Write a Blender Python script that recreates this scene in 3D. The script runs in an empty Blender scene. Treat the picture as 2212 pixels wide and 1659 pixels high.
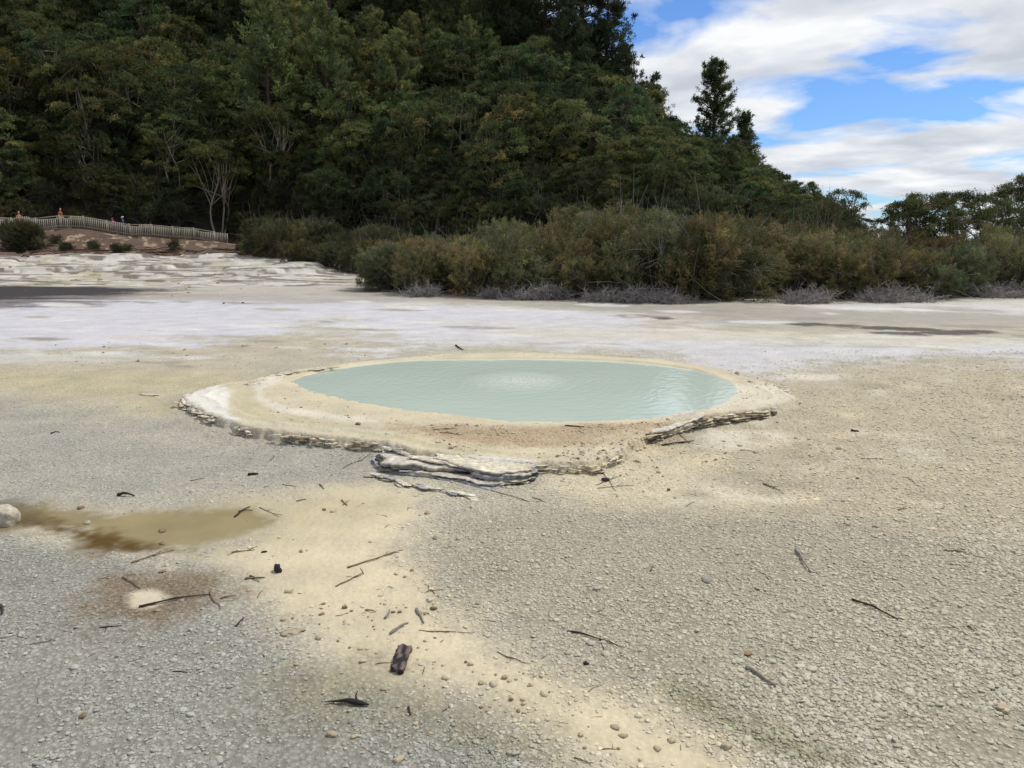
import bpy, math, random
import numpy as np
from mathutils import Vector, Matrix
rng=np.random.default_rng(11); random.seed(11)
scene=bpy.context.scene
scene.view_settings.view_transform='Standard'; scene.view_settings.look='None'; scene.view_settings.exposure=0
# ---------- survey of the site (tripod at origin, 2.2 m above the flat) ----------
CH=2.2; P=math.radians(10.5); F=1671.0
cp,sp=math.cos(P),math.sin(P)
def ray(u,v):
    dx=(u-1106)/F; dy=(829.5-v)/F
    return dx, cp+dy*sp, -sp+dy*cp
def G(u,v,z=0.0):
    d=ray(u,v); t=(z-CH)/d[2]; return (d[0]*t,d[1]*t)
def R(u,v,Y):
    d=ray(u,v); t=Y/d[1]; return d[0]*t, CH+d[2]*t
def sm(a,b,x):
    t=np.clip((x-a)/(b-a),0,1); return t*t*(3-2*t)
def h2(ix,iy,s):
    n=(ix*374761393+iy*668265263+s*144269504)&0xffffffff
    n=((n^(n>>13))*1274126177)&0xffffffff
    n=n^(n>>16); return n/4294967295.0
def vn(x,y,s=0):
    x=np.asarray(x,float);y=np.asarray(y,float)
    ix=np.floor(x).astype(np.int64);iy=np.floor(y).astype(np.int64)
    fx=x-ix;fy=y-iy;fx=fx*fx*(3-2*fx);fy=fy*fy*(3-2*fy)
    a=h2(ix,iy,s);b=h2(ix+1,iy,s);c=h2(ix,iy+1,s);d=h2(ix+1,iy+1,s)
    return (a*(1-fx)+b*fx)*(1-fy)+(c*(1-fx)+d*fx)*fy
def fbm(x,y,s=0,o=4):
    r=0;a=.5;t=0
    for i in range(o):
        r=r+a*vn(x*2**i+i*17.3,y*2**i-i*9.1,s+i); t+=a; a*=.5
    return r/t
def sdf(poly,X,Y):
    n=len(poly); d=np.full(X.shape,1e18); ins=np.zeros(X.shape,bool)
    for i in range(n):
        ax,ay=poly[i];bx,by=poly[(i+1)%n]
        ex,ey=bx-ax,by-ay; wx,wy=X-ax,Y-ay
        t=np.clip((wx*ex+wy*ey)/(ex*ex+ey*ey+1e-12),0,1)
        d=np.minimum(d,(wx-ex*t)**2+(wy-ey*t)**2)
        c=((ay>Y)!=(by>Y))
        with np.errstate(divide='ignore',invalid='ignore'):
            c&=(X<(bx-ax)*(Y-ay)/((by-ay) if by!=ay else 1e-9)+ax)
        ins^=c
    d=np.sqrt(d); return np.where(ins,-d,d)
def smooth_poly(p,k=3,closed=True):
    p=np.array(p,float); out=[]; n=len(p)
    for i in range(n if closed else n-1):
        if closed: a,b,c,d=p[(i-1)%n],p[i],p[(i+1)%n],p[(i+2)%n]
        else: a,b,c,d=p[max(i-1,0)],p[i],p[i+1],p[min(i+2,n-1)]
        for j in range(k):
            t=j/k
            out.append(.5*((2*b)+(c-a)*t+(2*a-5*b+4*c-d)*t*t+(-a+3*b-3*c+d)*t**3))
    if not closed: out.append(p[-1])
    return np.array(out)
WAT=smooth_poly([G(u,v,.09) for u,v in [(638,822),(690,803),(760,791),(850,781),(940,776),(1150,774),(1300,778),(1400,785),(1500,799),(1570,822),(1588,845),(1560,868),(1500,889),(1350,906),(1180,910),(1080,907),(960,893),(850,881),(740,860),(670,842)]],2)
OUTP=[(395,862),(430,885),(490,908),(560,928),(700,942),(830,955),(900,975),(1000,990),(1145,1000),(1290,1000),(1340,975),(1400,932),(1480,908),(1540,893),(1640,884),(1728,864),(1700,842),(1640,820),(1560,798),(1450,780),(1300,768),(1150,762),(960,764),(850,774),(740,788),(640,798),(560,818),(470,828),(410,848)]
OUT=np.array([G(u,v,.125) for u,v in OUTP])
crest=[(1380,250),(1480,296),(1600,366),(1700,422),(1780,470),(1850,505)]
hx=[-200,-120,-73,0,6];hz=[36,33,30,27,24]
for u,v in crest:
    x,z=R(u,v,108); hx.append(x); hz.append(max(z-4.6,.0))
hx.append(75);hz.append(0.)
def ybase(X): return np.interp(X,[-200,-60,-46,-27,-14,0,15,40,60],[67,67,69,79,72,60,54,60,70])
def ypath(X): return np.interp(X,[-90,-60,-46,-27,-10],[62,64,66,76,80])
def zpath(X): return np.interp(X,[-60,-46,-38,-34,-27,-15],[3.1,3.0,2.8,2.3,1.65,1.0])
def hill(X,Y):
    hc=np.interp(X,hx,hz); yb=ybase(X); t=np.clip((Y-yb)/(110-yb),0,1)
    return hc*t**.85*(1-.6*sm(150,400,Y))
PUD=smooth_poly([G(u,v) for u,v in [(20,1100),(100,1084),(250,1098),(420,1095),(560,1092),(600,1125),(480,1170),(420,1192),(180,1190),(140,1152),(20,1140)]],2)
def height(X,Y,micro=True):
    X=np.asarray(X,float);Y=np.asarray(Y,float)
    z=.10*sm(8.5,13,Y)+.05*(fbm(X*.35,Y*.35,3,3)-.5)
    near=(Y<19)&(np.abs(X)<8)&(Y>5)
    if near.any():
        x=X[near];y=Y[near];zz=z[near]
        do=sdf(OUT,x,y)+.16*(fbm(x*2.2,y*2.2,5,4)-.5)+.07*(vn(x*11,y*11,6)-.5)+.03*(vn(x*28,y*28,7)-.5)
        dw=sdf(WAT,x,y)
        plat=.092+.030*sm(0,.5,dw)+.014*(fbm(x*3,y*3,8,3)-.5)*sm(0,.2,dw)
        m=sm(.03,-.03,do)
        do2=do+.12*(fbm(x*1.6,y*1.6,12,3)-.5)
        plat+=.022*np.exp(-((do2+.28)/.045)**2)*sm(.1,.3,dw)+.012*np.exp(-((do+.07)/.05)**2)+.012*np.exp(-((do2+.50)/.04)**2)*sm(.1,.3,dw)
        zz=zz+.035*sm(.35,.0,do+.3*(fbm(x*1.5,y*1.5,15,3)-.5))
        zz=zz*(1-m)+np.maximum(zz-.01,plat)*m
        zz-= .6*sm(0,-.9,dw)+.05*sm(.03,-.1,dw)
        z[near]=zz
    if micro:
        pd=sm(.35,-.10,sdf(PUD,X,Y)+.25*(fbm(X*3,Y*3,25,3)-.5))
        f=sm(40,15,Y)*(1-.96*pd)
        z=z+f*(.012*(fbm(X*9,Y*9,21,3)-.5)+.007*(vn(X*42,Y*42,22)-.5))
        z=z-.012*pd
    L=sm(-4,-14,X)
    z=z+1.0*sm(34,58,Y)*L+.6*(fbm(X*.18,Y*.3,31,4)-.5)*sm(33,45,Y)*L*.8
    z=z+.22*sm(.52,.56,fbm(X*.22,Y*.5,35,4))*sm(36,42,Y)*L
    yp=ypath(X)
    z=z+(zpath(X)-1.0)*sm(0,1,(Y-59)/(yp-1.2-59))*sm(-12,-20,X)
    return z+hill(X,Y)
def gz(x,y): return float(height(np.array([x]),np.array([y]))[0])
# ---------- mesh helpers ----------
def mesh_np(name,V,Q,mi=None,col=None,extra=None,smooth=True):
    me=bpy.data.meshes.new(name); V=np.asarray(V,np.float32);Q=np.asarray(Q,np.int32)
    me.vertices.add(len(V)); me.vertices.foreach_set('co',V.ravel())
    k=Q.shape[1]; me.loops.add(Q.size); me.loops.foreach_set('vertex_index',Q.ravel())
    me.polygons.add(len(Q)); me.polygons.foreach_set('loop_start',np.arange(0,Q.size,k,dtype=np.int32))
    me.polygons.foreach_set('loop_total',np.full(len(Q),k,np.int32))
    if mi is not None: me.polygons.foreach_set('material_index',np.asarray(mi,np.int32))
    if col is not None:
        a=me.color_attributes.new('Col','FLOAT_COLOR','POINT')
        c=np.ones((len(V),4),np.float32); c[:,:3]=col; a.data.foreach_set('color',c.ravel())
    if extra:
        for nme,arr in extra.items():
            a=me.attributes.new(nme,'FLOAT','POINT'); a.data.foreach_set('value',np.asarray(arr,np.float32))
    me.update(calc_edges=True); me.validate()
    if smooth: me.polygons.foreach_set('use_smooth',np.ones(len(me.polygons),bool))
    return me
def obj(name,me,mats,link=True,loc=(0,0,0),parent=None):
    o=bpy.data.objects.new(name,me)
    for m in mats: me.materials.append(m)
    o.location=loc
    if link: scene.collection.objects.link(o)
    if parent: o.parent=parent
    return o
class Parts:
    def __init__(s): s.V=[];s.Q=[];s.M=[];s.C=[];s.n=0
    def add(s,V,Q,m,c):
        V=np.asarray(V,float);Q=np.asarray(Q,int)
        s.V.append(V);s.Q.append(Q+s.n);s.M.append(np.full(len(Q),m));
        c=np.asarray(c,float); s.C.append(np.broadcast_to(c,(len(V),3)).copy()); s.n+=len(V)
    def mesh(s,name,smooth=True):
        return mesh_np(name,np.concatenate(s.V),np.concatenate(s.Q),np.concatenate(s.M),np.concatenate(s.C),smooth=smooth)
def unit(a): return a/(np.linalg.norm(a,axis=-1,keepdims=True)+1e-9)
def leaves(ps,Pn,D,L,W,c,m=0):
    n=len(Pn); D=unit(D); S=unit(np.cross(D,rng.normal(size=(n,3))))
    L=np.broadcast_to(L,(n,))[:,None];W=np.broadcast_to(W,(n,))[:,None]
    V=np.stack([Pn,Pn+D*L*.5+S*W*.5,Pn+D*L,Pn+D*L*.5-S*W*.5],1).reshape(-1,3)
    Q=np.arange(4*n).reshape(n,4); c=np.repeat(np.broadcast_to(c,(n,3)),4,axis=0)
    ps.add(V,Q,m,c)
def tube(ps,pts,rad,m,c,s=5,flat=1.0):
    pts=np.asarray(pts,float);k=len(pts);rad=np.broadcast_to(rad,(k,))
    T=unit(np.gradient(pts,axis=0)); up=np.array([0,0,1.]) if abs(T[0,2])<.8 else np.array([1.,0,0])
    A=unit(np.cross(T,up));B=unit(np.cross(A,T))
    an=np.arange(s)/s*2*math.pi
    V=(pts[:,None]+rad[:,None,None]*(np.cos(an)[None,:,None]*A[:,None]+flat*np.sin(an)[None,:,None]*B[:,None])).reshape(-1,3)
    Q=[]
    for i in range(k-1):
        for j in range(s):
            j2=(j+1)%s; Q.append((i*s+j,i*s+j2,(i+1)*s+j2,(i+1)*s+j))
    e=(k-1)*s
    if s==4: Q+= [(3,2,1,0),(e,e+1,e+2,e+3)]
    if s==6: Q+= [(3,2,1,0),(5,4,3,0),(e,e+1,e+2,e+3),(e,e+3,e+4,e+5)]
    if s==8: Q+= [(3,2,1,0),(5,4,3,0),(7,6,5,0),(e,e+1,e+2,e+3),(e,e+3,e+4,e+5),(e,e+5,e+6,e+7)]
    ps.add(V,Q,m,c)
def box(ps,c,sx,sy,sz,m,col,yaw=0):
    v=np.array([[x,y,z] for z in(-.5,.5) for y in(-.5,.5) for x in(-.5,.5)])*[sx,sy,sz]
    ca,sa=math.cos(yaw),math.sin(yaw)
    v=np.stack([v[:,0]*ca-v[:,1]*sa,v[:,0]*sa+v[:,1]*ca,v[:,2]],1)+np.array(c)
    ps.add(v,[(0,2,3,1),(4,5,7,6),(0,1,5,4),(2,6,7,3),(0,4,6,2),(1,3,7,5)],m,col)
def lin(c): 
    c=np.array(c)/255.; return np.where(c<.04045,c/12.92,((c+.055)/1.055)**2.4)
# ---------- materials ----------
def newmat(name):
    m=bpy.data.materials.new(name);m.use_nodes=True;nt=m.node_tree;nt.nodes.clear()
    o=nt.nodes.new('ShaderNodeOutputMaterial');b=nt.nodes.new('ShaderNodeBsdfPrincipled')
    nt.links.new(b.outputs[0],o.inputs[0]); return m,nt,b,o
def nd(nt,t,**k):
    n=nt.nodes.new(t)
    for a,v in k.items():
        if a.startswith('i_'): 
            key=a[2:].replace('_',' '); n.inputs[key].default_value=v
        else: setattr(n,a,v)
    return n
def math_n(nt,op,a,b=None,clamp=False):
    n=nt.nodes.new('ShaderNodeMath');n.operation=op;n.use_clamp=clamp
    for i,x in enumerate((a,b)):
        if x is None: continue
        if isinstance(x,(int,float)): n.inputs[i].default_value=x
        else: nt.links.new(x,n.inputs[i])
    return n.outputs[0]
def mixc(nt,f,a,b,mode='MIX'):
    n=nt.nodes.new('ShaderNodeMix');n.data_type='RGBA';n.blend_type=mode
    for s,x in ((n.inputs[0],f),(n.inputs[6],a),(n.inputs[7],b)):
        if isinstance(x,(int,float)): s.default_value=x
        elif isinstance(x,tuple): s.default_value=x
        else: nt.links.new(x,s)
    return n.outputs[2]
def ramp(nt,fac,stops):
    n=nt.nodes.new('ShaderNodeValToRGB');nt.links.new(fac,n.inputs[0]);cr=n.color_ramp
    while len(cr.elements)<len(stops): cr.elements.new(.5)
    for e,(p,c) in zip(cr.elements,stops): e.position=p; e.color=c if len(c)==4 else (*c,1)
    return n.outputs[0]
def foliage(name,tint,trans=.3):
    m,nt,b,o=newmat(name); a=nd(nt,'ShaderNodeAttribute',attribute_name='Col'); c=a.outputs['Color']
    g=nd(nt,'ShaderNodeNewGeometry')
    if tint:
        t=nd(nt,'ShaderNodeAttribute',attribute_type='INSTANCER',attribute_name='tint'); c=mixc(nt,1.0,c,t.outputs['Color'],'MULTIPLY')
    n=nd(nt,'ShaderNodeTexNoise',i_Scale=.9,i_Detail=2.);nt.links.new(g.outputs['Position'],n.inputs['Vector'])
    v=ramp(nt,n.outputs['Fac'],[(.3,(.7,.75,.75)),(.7,(1.35,1.28,1.15))])
    c=mixc(nt,1.0,c,v,'MULTIPLY')
    nt.links.new(c,b.inputs['Base Color']);b.inputs['Roughness'].default_value=.65;b.inputs['Specular IOR Level'].default_value=.15
    tr=nd(nt,'ShaderNodeBsdfTranslucent');nt.links.new(c,tr.inputs[0])
    mx=nd(nt,'ShaderNodeMixShader');mx.inputs[0].default_value=trans
    nt.links.new(b.outputs[0],mx.inputs[1]);nt.links.new(tr.outputs[0],mx.inputs[2]);nt.links.new(mx.outputs[0],o.inputs[0])
    return m
def colmat(name,rough=.85,nscale=20.,bump=.3,dist=.01,var=.35,spec=.3):
    m,nt,b,o=newmat(name); a=nd(nt,'ShaderNodeAttribute',attribute_name='Col')
    tc=nd(nt,'ShaderNodeTexCoord')
    n=nd(nt,'ShaderNodeTexNoise',i_Scale=nscale,i_Detail=6.);nt.links.new(tc.outputs['Object'],n.inputs['Vector'])
    v=ramp(nt,n.outputs['Fac'],[(.3,(1-var,)*3),(.7,(1+var,)*3)])
    nt.links.new(mixc(nt,1.0,a.outputs['Color'],v,'MULTIPLY'),b.inputs['Base Color'])
    b.inputs['Roughness'].default_value=rough;b.inputs['Specular IOR Level'].default_value=spec
    bp=nd(nt,'ShaderNodeBump',i_Strength=bump,i_Distance=dist);nt.links.new(n.outputs['Fac'],bp.inputs['Height']);nt.links.new(bp.outputs[0],b.inputs['Normal'])
    return m
M_leafT=foliage('foliage_tinted',True);M_leaf=foliage('foliage',False)
M_bark=colmat('bark',.9,9.,.5,.02);M_wood=colmat('weathered_wood',.85,60.,.5,.004);M_rock=colmat('sinter_rock',.9,24.,.8,.012,.3)
M_cloth=colmat('cloth',.9,30.,.1,.003,.08);M_skin=colmat('skin',.6,30.,.1,.002,.05)
# ---------- ground ----------
ys=[-0.6];
while ys[-1]<800:
    y=ys[-1]; k=.02 if y<2.2 else (.003 if y<40 else (.0065 if y<125 else .05)); ys.append(y+k*(y+1))
ys=np.array(ys)
ai=np.arange(-.76,.7601,.0017); ao=.76+np.cumsum(.004*1.13**np.arange(45)); ao=ao[ao<9]
aa=np.concatenate([-ao[::-1],ai,ao])
X=(aa[None,:]*(ys[:,None]+1));Y=np.repeat(ys[:,None],len(aa),1)
nr,nc=X.shape; X=X.ravel();Y=Y.ravel()
Z=height(X,Y)
w1=fbm(X*1.1,Y*1.1,41,3)-.5; w2=fbm(X*5,Y*5,45,3)-.5; w3=fbm(X*.35,Y*1.4,47,4)-.5; w4=fbm(X*16,Y*16,49,2)-.5
C=np.empty((len(X),3)); C[:]=lin((182,176,158)); CR=np.full(len(X),.75); WT=np.zeros(len(X))
def blendc(idx,w,c,cr=None,wt=None):
    w=w[:,None]; C[idx]=C[idx]*(1-w)+lin(c)*w
    if cr is not None: CR[idx]=CR[idx]*(1-w[:,0])+cr*w[:,0]
    if wt is not None: WT[idx]=WT[idx]*(1-w[:,0])+wt*w[:,0]
def paint(px,c,soft,st=1.,cr=None,wt=None,z=0.,warp=1.,streak=0.,pts=None):
    poly=np.array(pts) if pts is not None else smooth_poly([G(u,v,z) for u,v in px],3)
    e=soft*3+.3+streak; lo=poly.min(0)-e;hi=poly.max(0)+e
    idx=np.nonzero((X>lo[0])&(X<hi[0])&(Y>lo[1])&(Y<hi[1]))[0]
    if len(idx)==0: return
    d=sdf(poly,X[idx],Y[idx])+soft*warp*(2.4*w1[idx]+1.6*w2[idx]+1.2*w4[idx])+streak*w3[idx]*3
    blendc(idx,sm(soft*1.2,-soft*1.2,d)*st,c,cr,wt)
allx=np.arange(len(X))
blendc(allx,sm(.05,.3,w1)*.4,(198,189,164))
blendc(allx,sm(24,36,Y)*.9,(186,181,170),.5,.1)
z1=.1
paint([(-60,850),(500,930),(800,970),(780,1050),(400,1065),(-60,1075)],(168,165,154),.7,.9,.8)
paint([(-60,800),(380,790),(560,815),(400,850),(330,880),(-60,835)],(186,175,142),.7,.9,.5,z=z1)
paint([(1500,840),(1750,800),(2400,790),(2400,1250),(1500,1150)],(190,178,152),.9,.9,.7)
paint([(1100,1100),(2400,1180),(2400,1700),(1500,1700),(900,1250)],(174,167,146),.5,.9,.95)
paint([(150,700),(420,745),(700,700),(760,690),(880,745),(820,775),(620,795),(0,790),(0,760)],(184,175,152),.8,.8,.5,z=z1)
paint([(-200,652),(250,642),(560,640),(800,645),(1100,665),(1400,672),(1480,690),(1200,700),(1120,718),(880,742),(840,735),(700,700),(400,745),(-200,745)],(204,202,206),1.2,.95,.35,.3,z=z1,streak=1.)  # lavender band: cool tone of the reflected sky is painted into the colour
paint([(840,700),(1150,690),(1500,700),(1700,735),(2400,740),(2400,782),(1900,778),(1700,803),(1590,802),(1450,770),(1200,758),(900,752)],(204,201,202),.9,.85,.4,.3,z=z1,streak=.9)  # second lavender band, sky reflection painted into its colour as well
paint([(1100,712),(1500,706),(1750,724),(2300,734),(2000,742),(1500,732),(1200,726)],(206,197,176),.6,.7,.5,z=z1,streak=1.)
paint([(-200,766),(300,766),(240,784),(-200,786)],(198,194,186),.4,.8,.4,z=z1)
paint([(700,636),(1100,640),(1400,655),(1900,660),(2500,668),(2500,700),(2100,705),(1700,697),(1400,680),(1100,655)],(158,151,138),1.0,.95,.2,.3,z=z1,streak=.8)
paint([(1750,662),(2500,645),(2500,678),(2100,676)],(202,199,194),.8,.9,.5,z=z1,streak=.6)
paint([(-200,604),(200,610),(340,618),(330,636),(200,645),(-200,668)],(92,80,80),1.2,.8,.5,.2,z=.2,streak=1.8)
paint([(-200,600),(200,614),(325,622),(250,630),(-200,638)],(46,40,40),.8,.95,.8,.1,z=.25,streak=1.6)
paint([(330,628),(700,640),(900,648),(700,652),(300,646)],(160,150,138),.8,.7,.3,.1,z=.15,streak=1.)
for (u_,v_,du_) in [(1700,700,60),(1770,704,70),(1850,708,60),(1920,712,70),(1980,720,80),(2060,716,60),(1330,682,50),(1400,686,40),(1900,722,60)]:
    paint([(u_,v_-2),(u_+du_,v_-3),(u_+du_*1.6,v_+2),(u_+du_*.7,v_+4)],(62,54,40),.12,.9,.8,.2,z=z1,streak=.3)
for _ in range(110):
    u_=rng.uniform(0,2200);v_=rng.uniform(650,790);du_=rng.uniform(20,120)
    if 380<u_<1750 and v_>755: continue
    paint([(u_,v_-2),(u_+du_,v_-3),(u_+du_*1.6,v_+1.5),(u_+du_*.7,v_+3)],[(212,206,192),(172,163,140),(222,219,214),(148,141,128)][rng.integers(4)],.12,.65,.6,z=z1,streak=.2)
zp=.12
paint(None,(202,190,160),.06,.95,.25,.1,pts=OUT,warp=.5)
paint(None,(206,193,160),.12,.9,.12,.35,pts=[tuple((np.array(p)-WAT.mean(0))*1.05+WAT.mean(0)) for p in WAT],warp=.5)
paint([(405,855),(470,833),(500,850),(490,880),(512,912),(430,884)],(222,218,206),.06,.95,.3,z=zp)
paint([(540,838),(580,812),(625,802),(600,825),(560,850),(620,880),(800,905),(780,912),(580,885)],(220,213,194),.06,.8,.4,z=zp)
paint([(500,850),(545,838),(560,870),(640,900),(800,925),(760,935),(600,915),(520,890)],(188,177,144),.06,.85,.15,.3,z=zp)
paint([(620,905),(820,925),(1000,965),(1140,985),(1000,978),(820,948)],(192,180,146),.06,.7,.15,.3,z=zp)
paint([(860,916),(1150,922),(1470,912),(1370,962),(1100,968),(950,955)],(176,152,120),.16,.75,.9,z=zp)
paint([(1500,835),(1640,826),(1720,862),(1560,880)],(216,208,186),.12,.7,.4,z=zp)
paint([(930,985),(1140,992),(1145,1003),(1000,998)],(214,210,200),.05,.95,.3,z=zp)
paint([(560,932),(850,958),(830,966),(560,938)],(206,196,170),.05,.8,.4)
paint([(1540,930),(1700,934),(1700,955),(1600,962),(1530,950)],(214,206,184),.14,.8,.4)
paint([(1160,1010),(1420,970),(1560,1040),(1700,1080),(1300,1085),(1180,1060)],(206,194,164),.3,.8,.5)
paint([(1700,820),(1830,818),(1800,832),(1720,832)],(214,207,190),.15,.8,.4)
for _ in range(70):
    u_=rng.uniform(1450,2150);v_=rng.uniform(800,1100);du_=rng.uniform(20,70)
    if v_<900 and u_<1750: continue
    paint([(u_,v_-4),(u_+du_,v_-5),(u_+du_*1.4,v_+4),(u_+du_*.5,v_+7)],[(212,204,182),(204,190,158),(156,146,120)][rng.integers(3)],.10,.55,.5)
paint([(-500,1150),(150,1160),(440,1215),(560,1290),(680,1400),(900,1480),(1100,1560),(1200,1720),(-500,1720)],(157,155,145),.22,.95,.95)
paint([(440,1190),(560,1150),(620,1090),(760,1050),(950,1050),(920,1130),(880,1230),(980,1330),(1150,1430),(1400,1520),(1650,1640),(1600,1720),(1300,1700),(1150,1580),(900,1480),(700,1410),(600,1310),(500,1240)],(206,192,160),.24,.92,.12,.15)
paint([(440,1085),(700,1050),(900,1065),(830,1130),(600,1170),(430,1190)],(188,175,140),.3,.8,.1,.4)
paint(None,(158,144,106),.14,.97,.0,.95,pts=PUD)
paint([(60,1112),(170,1128),(300,1160),(420,1186),(200,1192),(150,1155),(40,1130)],(96,72,40),.10,.95,.0,1.)
paint([(-100,1085),(40,1085),(100,1120),(20,1140),(-100,1140)],(112,98,64),.1,.85,.05,.8)
paint([(215,1250),(330,1225),(480,1230),(500,1290),(400,1330),(330,1365),(230,1320)],(134,117,92),.2,.85,1.)
paint([(278,1280),(310,1271),(345,1273),(362,1291),(335,1309),(292,1306)],(208,195,168),.035,.95,.1,.1)
paint([(1470,1490),(1560,1520),(1700,1590),(1900,1640),(1750,1650),(1600,1590),(1480,1510)],(128,125,92),.1,.7,1.)
paint([(640,1450),(900,1500),(1100,1570),(1180,1640),(900,1600),(650,1520)],(142,137,112),.25,.6,.9)
idx=np.nonzero((Y>36)&(X<2))[0]
blendc(idx,sm(38,44,Y[idx]+6*w3[idx])*.9,(194,190,180),.8)
blendc(idx,sm(.02,.1,fbm(X[idx]*.35,Y[idx]*1.1,77,5)-.5)*.85,(146,140,126),.8)
blendc(idx,sm(.1,.18,fbm(X[idx]*.4,Y[idx]*.7,79,4)-.5)*.6,(192,184,140),.8)
blendc(idx,sm(.05,.1,fbm(X[idx]*.9,Y[idx]*2.5,81,4)-.5)*.8,(222,219,212),.8)
blendc(idx,sm(.06,.12,fbm(X[idx]*.8+50,Y[idx]*2.2,87,4)-.5)*.85,(104,96,86),.8)
blendc(idx,sm(55,59,Y[idx]+5*w3[idx])*sm(-8,-16,X[idx])*.95,(92,68,52),1.)
blendc(idx,sm(.14,.18,fbm(X[idx]*1.6,Y[idx]*1.6,83,3)-.5)*sm(57,61,Y[idx])*.8,(180,162,134),1.)
idx=np.nonzero(Y>40)[0]
hh=hill(X[idx],Y[idx]); blendc(idx,sm(.1,1.,hh),(56,48,36),1.)
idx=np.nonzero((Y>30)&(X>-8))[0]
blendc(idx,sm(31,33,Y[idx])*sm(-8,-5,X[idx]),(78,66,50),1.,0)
C*=.88
i=np.arange(nr-1)[:,None]*nc+np.arange(nc-1)[None,:]
Q=np.stack([i,i+1,i+nc+1,i+nc],-1).reshape(-1,4)
gme=mesh_np('ground',np.stack([X,Y,Z],1),Q,col=C,extra={'crust':CR,'wet':WT})
m,nt,b,o=newmat('sinter_ground')
a=nd(nt,'ShaderNodeAttribute',attribute_name='Col');cr=nd(nt,'ShaderNodeAttribute',attribute_name='crust').outputs['Fac'];wt=nd(nt,'ShaderNodeAttribute',attribute_name='wet').outputs['Fac']
g=nd(nt,'ShaderNodeNewGeometry').outputs['Position']
def tex(t,**k):
    n=nd(nt,t,**k);nt.links.new(g,n.inputs['Vector']);return n
n1=tex('ShaderNodeTexNoise',i_Scale=1.7,i_Detail=8.,i_Roughness=.65).outputs['Fac']
n2=tex('ShaderNodeTexNoise',i_Scale=26.,i_Detail=6.,i_Roughness=.75).outputs['Fac']
v1=tex('ShaderNodeTexVoronoi',i_Scale=38.,i_Randomness=1.).outputs['Distance']
v2=tex('ShaderNodeTexVoronoi',i_Scale=90.).outputs['Distance']
c=mixc(nt,1.,a.outputs['Color'],ramp(nt,n1,[(.3,(.84,.845,.86)),(.7,(1.14,1.13,1.11))]),'MULTIPLY')
amp=mixc(nt,cr,(1,1,1,1),ramp(nt,n2,[(.3,(.72,.71,.69)),(.68,(1.26,1.25,1.24))]))
c=mixc(nt,1.,c,amp,'MULTIPLY')
cell=mixc(nt,cr,(1,1,1,1),ramp(nt,v1,[(.1,(1.18,1.18,1.18)),(.62,(.72,.70,.66))]))
c=mixc(nt,1.,c,cell,'MULTIPLY')
nt.links.new(c,b.inputs['Base Color'])
hgt=math_n(nt,'MULTIPLY',math_n(nt,'SUBTRACT',1.,v1),cr)
hgt=math_n(nt,'ADD',hgt,math_n(nt,'MULTIPLY',math_n(nt,'MULTIPLY',math_n(nt,'SUBTRACT',1.,v2),cr),.4))
hgt=math_n(nt,'ADD',hgt,math_n(nt,'MULTIPLY',n2,math_n(nt,'ADD',math_n(nt,'MULTIPLY',cr,.9),math_n(nt,'MULTIPLY',math_n(nt,'SUBTRACT',1.,wt),.14))))
bp=nd(nt,'ShaderNodeBump',i_Strength=.9,i_Distance=.011);nt.links.new(hgt,bp.inputs['Height']);nt.links.new(bp.outputs[0],b.inputs['Normal'])
nt.links.new(math_n(nt,'SUBTRACT',.95,math_n(nt,'MULTIPLY',wt,.90)),b.inputs['Roughness']);b.inputs['Specular IOR Level'].default_value=.45
obj('ground',gme,[m])
def ground_lookup(x,y):
    j=np.clip(np.searchsorted(ys,y),0,nr-1); a_=x/(y+1); k=np.clip(np.searchsorted(aa,a_),0,nc-1)
    q=j*nc+k; return C[q],CR[q]
# ---------- pool water ----------
big=np.array([(p-WAT.mean(0))*1.03+WAT.mean(0) for p in smooth_poly(WAT,4)])
n=len(big);cen=WAT.mean(0);V=[];rings=24
for r in range(rings+1):
    s=r/rings
    for p in big: q=cen+(p-cen)*max(s,.004); V.append((q[0],q[1],.091))
Q=[(r*n+j,r*n+(j+1)%n,(r+1)*n+(j+1)%n,(r+1)*n+j) for r in range(rings) for j in range(n)]
m,nt,b,o=newmat('pool_water')
g=nd(nt,'ShaderNodeNewGeometry').outputs['Position']
bx,by=G(1120,822,.09)
def tex(t,**k):
    n=nd(nt,t,**k);nt.links.new(g,n.inputs['Vector']);return n
sub=nd(nt,'ShaderNodeVectorMath',operation='SUBTRACT');nt.links.new(g,sub.inputs[0]);sub.inputs[1].default_value=(bx,by,.091)
ln=nd(nt,'ShaderNodeVectorMath',operation='LENGTH');nt.links.new(sub.outputs[0],ln.inputs[0]);dist=ln.outputs['Value']
wn=tex('ShaderNodeTexNoise',i_Scale=1.6,i_Detail=3.).outputs['Fac']
wave=math_n(nt,'SINE',math_n(nt,'ADD',math_n(nt,'MULTIPLY',dist,36.),math_n(nt,'MULTIPLY',wn,30.)))
fall=math_n(nt,'DIVIDE',1.,math_n(nt,'ADD',1.,math_n(nt,'MULTIPLY',dist,.9)))
boil=math_n(nt,'SUBTRACT',1.,math_n(nt,'MULTIPLY',dist,1.0),True)
nz=tex('ShaderNodeTexNoise',i_Scale=6.,i_Detail=4.).outputs['Fac'];nz2=tex('ShaderNodeTexNoise',i_Scale=20.,i_Detail=4.,i_Roughness=.65).outputs['Fac']
hh=math_n(nt,'ADD',math_n(nt,'MULTIPLY',math_n(nt,'MULTIPLY',wave,fall),.17),math_n(nt,'MULTIPLY',nz,.55))
hh=math_n(nt,'ADD',hh,math_n(nt,'MULTIPLY',math_n(nt,'MULTIPLY',boil,nz2),3.0))
bp=nd(nt,'ShaderNodeBump',i_Strength=.42,i_Distance=.02);nt.links.new(hh,bp.inputs['Height']);nt.links.new(bp.outputs[0],b.inputs['Normal'])
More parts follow.
